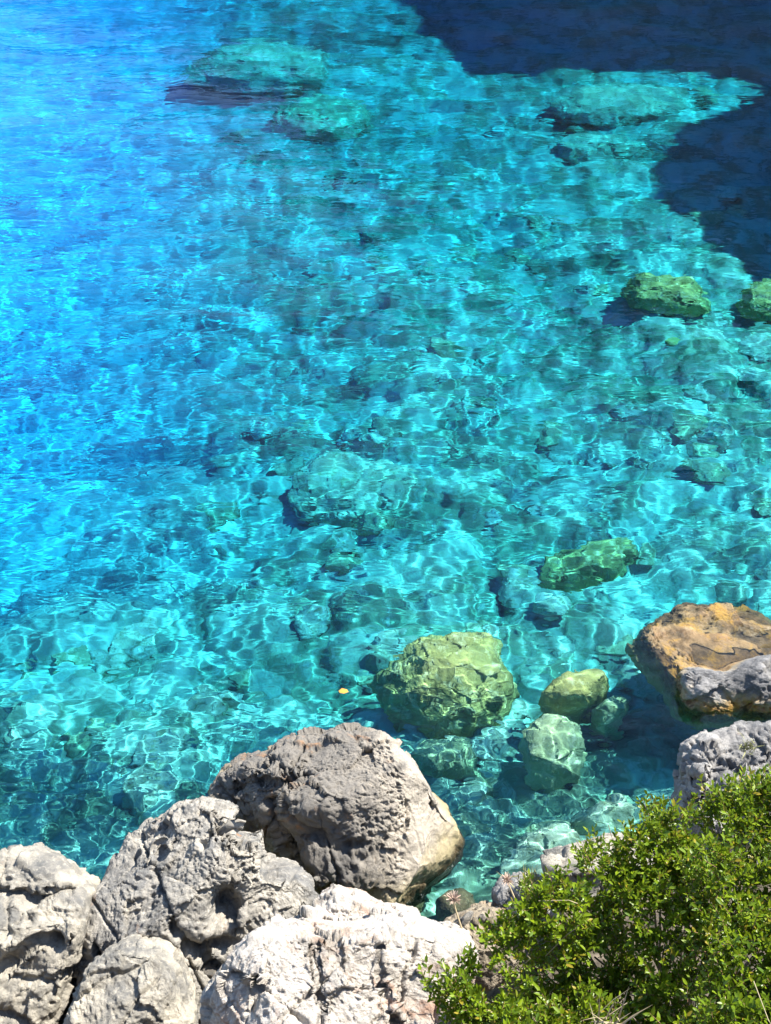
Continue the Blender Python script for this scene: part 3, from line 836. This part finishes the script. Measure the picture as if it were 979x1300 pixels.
def merge(parts):
    V, Fa, n = [], [], 0
    for v, f in parts:
        V.append(v); Fa.append(f + n); n += len(v)
    return np.concatenate(V), np.concatenate(Fa)

def bush():
    rs = np.random.RandomState(77)
    lumps = [(618, 1268, 48, 4.46), (655, 1215, 52, 4.55), (708, 1165, 52, 4.62), (762, 1125, 50, 4.70), (825, 1088, 50, 4.76), (885, 1066, 55, 4.78), (950, 1045, 55, 4.80), (1010, 1030, 55, 4.80),
             (700, 1255, 46, 4.72), (755, 1215, 46, 4.78), (800, 1265, 44, 4.70), (845, 1165, 50, 4.56), (925, 1125, 66, 4.50), (1000, 1120, 66, 4.50), (735, 1305, 55, 4.40),
             (870, 1255, 55, 4.42), (955, 1215, 70, 4.26), (935, 1305, 75, 4.08), (1040, 1200, 85, 4.25), (645, 1320, 55, 4.34), (1020, 1300, 80, 4.05), (845, 1330, 60, 4.14)]
    root = link('bush', None, loc=tuple(at_depth(860, 1290, 4.9)))
    tag(root, 'dense glossy green bush with small leaves in the bottom right corner', 'bush')
    base = np.array(root.location)
    leaves, twigs = [], []
    def sprig(p, d, ln, nl, size):
        d = d / np.linalg.norm(d)
        pts = [p + d * ln * t + np.array([0, 0, 0.03 * ln * t * t]) for t in (0, 0.35, 0.7, 1.0)]
        twigs.append(tube(pts - base, 0.0018, 0.0008, 3))
        fr = frame(d, rs.normal(size=3))
        for j in range(nl):
            t = 0.12 + 0.88 * j / (nl - 1) if nl > 1 else 1
            a = j * 2.4 + rs.uniform(-0.4, 0.4)
            sp = 0.95 - 0.45 * t
            ld = d * (1 - sp) + sp * (math.cos(a) * fr[1] + math.sin(a) * fr[2]) + np.array([0, 0, 0.25])
            f = frame(ld, np.array([0, 0, 1.0]) + 0.5 * rs.normal(size=3))
            s = size * rs.uniform(0.75, 1.15)
            leaves.append((p + d * ln * t, f, s))
    for x, y, r, dp in lumps:
        c = at_depth(x, y, dp); R = r * dp / F
        n = int(3.7 * r)
        for _ in range(n):
            q = rs.normal(size=3); q /= np.linalg.norm(q)
            qq = q[0] * E_R + q[1] * E_U + abs(q[2]) * E_W if rs.rand() < 0.8 else q[0] * E_R + q[1] * E_U + q[2] * E_W
            rad = R * rs.choice([1.0, 0.95, 0.85, 0.7, 0.5]) * (1 + 0.22 * float(fbm3((qq * 1.7 + c)[None] * 2.2, 500, 2)[0]))
            p = c + qq * rad * np.array([1, 1, 0.85])
            if float(perlin3((p * 4.3)[None], 512)[0]) < -0.22 and rs.rand() < 0.85:
                continue                                         # gaps in the crown
            d = qq * 0.9 + np.array([0.1, 0.05, 0.65]) + 0.45 * rs.normal(size=3)
            sprig(p - d / np.linalg.norm(d) * 0.03, d, rs.uniform(0.055, 0.11), rs.randint(9, 14), rs.choice([0.024, 0.029, 0.033, 0.037]))
    for x, y, dp in [(846, 1046, 4.8), (800, 1066, 4.78), (905, 1030, 4.82), (940, 1012, 4.84), (960, 1016, 4.84), (975, 1010, 4.84), (715, 1118, 4.7), (668, 1160, 4.62), (558, 1256, 4.5), (590, 1262, 4.46),
                     (826, 1034, 4.95), (835, 1040, 4.95), (762, 1080, 4.85), (738, 1098, 4.8), (925, 1010, 4.98), (955, 1004, 5.0), (876, 1040, 4.95), (690, 1135, 4.75), (900, 1022, 4.96), (574, 1246, 4.55), (598, 1240, 4.55), (979, 1000, 5.0),
                     (565, 1268, 4.5), (640, 1185, 4.66)]:   # shoots standing clear of the crown
        for _ in range(5):
            p = at_depth(x + rs.uniform(-9, 9), y + rs.uniform(-2, 16), dp)
            sprig(p, np.array([rs.uniform(-.4, .4), rs.uniform(-.2, .4), 1.0]), rs.uniform(0.10, 0.18), 14, 0.032)
    leaves_sorted = sorted(range(len(leaves)), key=lambda i: np.linalg.norm(leaves[i][0] - EYE))
    inview = []
    for i in leaves_sorted:
        v = leaves[i][0] - EYE
        dd = -(v @ E_W); x = CX + v @ E_R / dd * F; y = CY - v @ E_U / dd * F
        if 540 < x < 975 and 960 < y < 1295:
            inview.append(i)
    single = set(inview[:300])
    P, k = [], 0
    for i, (p, f, s) in enumerate(leaves):
        if i in single:
            continue
        P.append(((LEAF_V * s) @ f + p - base, LEAF_F))
    V, Fa = merge(P)
    tag(link('foliage', new_mesh('foliage', V, Fa, M_LEAF), root), kind='stuff')
    lm = new_mesh('leaf', LEAF_V, LEAF_F, M_LEAF)
    for i in sorted(single):
        p, f, s = leaves[i]
        o = link('leaf', lm, root, tuple(p - base))
        o.rotation_euler = Matrix(f.T.tolist()).to_euler(); o.scale = (s, s, s)
    V, Fa = merge(twigs)
    tag(link('twigs', new_mesh('twigs', V, Fa, M_TWIG), root), kind='stuff')
    for _ in range(16):                                      # dead twigs poking out
        x, y, r, dp = lumps[rs.randint(len(lumps))]
        p = at_depth(x + rs.uniform(-r, r) * .7, y + rs.uniform(-r, r) * .7, dp - r * dp / F * 0.8) - base
        d = rs.normal(size=3) + np.array([0, -0.3, 0.8]); d /= np.linalg.norm(d)
        l = rs.uniform(0.06, 0.16)
        v, f = tube([p - d * 0.1, p + d * l * 0.4, p + d * l * 0.75 + rs.normal(size=3) * 0.012, p + d * l + rs.normal(size=3) * 0.02], 0.0022, 0.0009, 4)
        link('dead_twig', new_mesh('dead_twig', v, f, M_STRAW), root)
    for x, y, r, dp in lumps:
        c = at_depth(x, y, dp) - base
        st = np.array([rs.uniform(-.15, .1), rs.uniform(-.1, .1), -0.25])
        mid = st * 0.45 + c * 0.55 + rs.normal(size=3) * 0.04 - np.array([0, 0, 0.05])
        v, f = tube([st, st * 0.75 + c * 0.25, mid, c], 0.012, 0.004, 6)
        link('branch', new_mesh('branch', v, f, M_BRANCH), root)
        for _ in range(5):
            e = c + rs.normal(size=3) * r * dp / F * 0.55
            v, f = tube([mid, mid * 0.5 + e * 0.5 + rs.normal(size=3) * 0.02, e], 0.005, 0.002, 4)
            link('branch', new_mesh('branch', v, f, M_BRANCH), root)
bush()

# ------------------------------------------------------------------ dry stalks, grass, floating leaf
def stalk(points, head_r, seed, label, depth):
    rs = np.random.RandomState(seed)
    pts = [at_depth(x, y, depth) for x, y in points]
    root = link('dry_stalk', None, loc=tuple(pts[0]))
    tag(root, label, 'dry plant', 'dry flower stalks')
    b = pts[0]
    v, f = tube([p - b for p in pts], 0.0055, 0.0035, 5)
    link('stem', new_mesh('stem', v, f, M_STRAW), root)
    top = pts[-1] - b
    P = []
    for _ in range(60):
        d = rs.normal(size=3); d[2] = abs(d[2]) + 0.3; d /= np.linalg.norm(d)
        P.append(tube([top, top + d * head_r * 0.6, top + d * head_r * rs.uniform(0.8, 1.25)], 0.003, 0.0015, 3))
    v, f = merge(P)
    link('seed_head', new_mesh('seed_head', v, f, plain('seed_head', (0.48, 0.36, 0.28))), root)
stalk([(592, 1206), (586, 1178), (580, 1160), (575, 1142)], 0.040, 1, 'dry stalk with a fluffy brown seed head beside the white block', 5.3)
stalk([(662, 1160), (654, 1142), (648, 1128), (643, 1118)], 0.036, 2, 'shorter dry stalk with a seed head in front of the small grey shore rock', 5.5)

def tuft(points, n, ln, label, depth, seed, mat, lean=(0, 0, 1.0)):
    rs = np.random.RandomState(seed)
    (x, y) = points
    b = at_depth(x, y, depth)
    P = []
    for _ in range(n):
        d = np.array(lean) + rs.normal(size=3) * 0.55; d /= np.linalg.norm(d)
        p0 = np.array([rs.normal() * 0.03, rs.normal() * 0.03, 0])
        l = ln * rs.uniform(0.5, 1.2)
        side = np.cross(d, rs.normal(size=3)); side /= np.linalg.norm(side)
        w = 0.0035
        p1 = p0 + d * l * 0.55; p2 = p0 + d * l + np.array([d[0], d[1], -0.3]) * l * 0.25
        P.append((np.array([p0 - side * w, p0 + side * w, p1 - side * w * 0.7, p1 + side * w * 0.7, p2, p2 + side * 0.0005]), np.array([(0, 1, 3, 2), (2, 3, 5, 4)])))
    V, Fa = merge(P)
    o = link('grass_tuft', new_mesh('grass_tuft', V, Fa, mat), loc=tuple(b))
    return tag(o, label, 'grass')
M_OLIVEGRASS = plain('olive_grass', (0.24, 0.24, 0.09))
tuft((672, 1124), 120, 0.11, 'olive dry grass tuft on the small grey shore rock', 6.1, 3, M_OLIVEGRASS)
tuft((950, 950), 60, 0.06, 'small dry tuft growing on top of the pale blue-grey boulder', 7.0, 4, M_OLIVEGRASS)
tuft((772, 1306), 26, 0.15, 'dry straw-coloured grass tuft at the bottom edge under the bush', 4.0, 5, M_STRAW)

v = 0.85 * np.array([(0, 0, 0.0), (0.03, 0.025, 0.006), (0.075, 0.012, 0.004), (0.09, -0.02, 0.010), (0.05, -0.035, 0.004), (0.012, -0.025, 0.002), (0.045, -0.004, 0.012)])
f = np.array([(0, 6, 1), (1, 6, 2), (2, 6, 3), (3, 6, 4), (4, 6, 5), (5, 6, 0)])
fl = at_z(430, 877, 0.042)
tag(link('floating_leaf', new_mesh('floating_leaf', v, f[:, ::-1], plain('orange_leaf', (0.60, 0.24, 0.03))), loc=tuple(fl)),
    'single orange dead leaf floating on the water left of the large olive boulder', 'leaf')
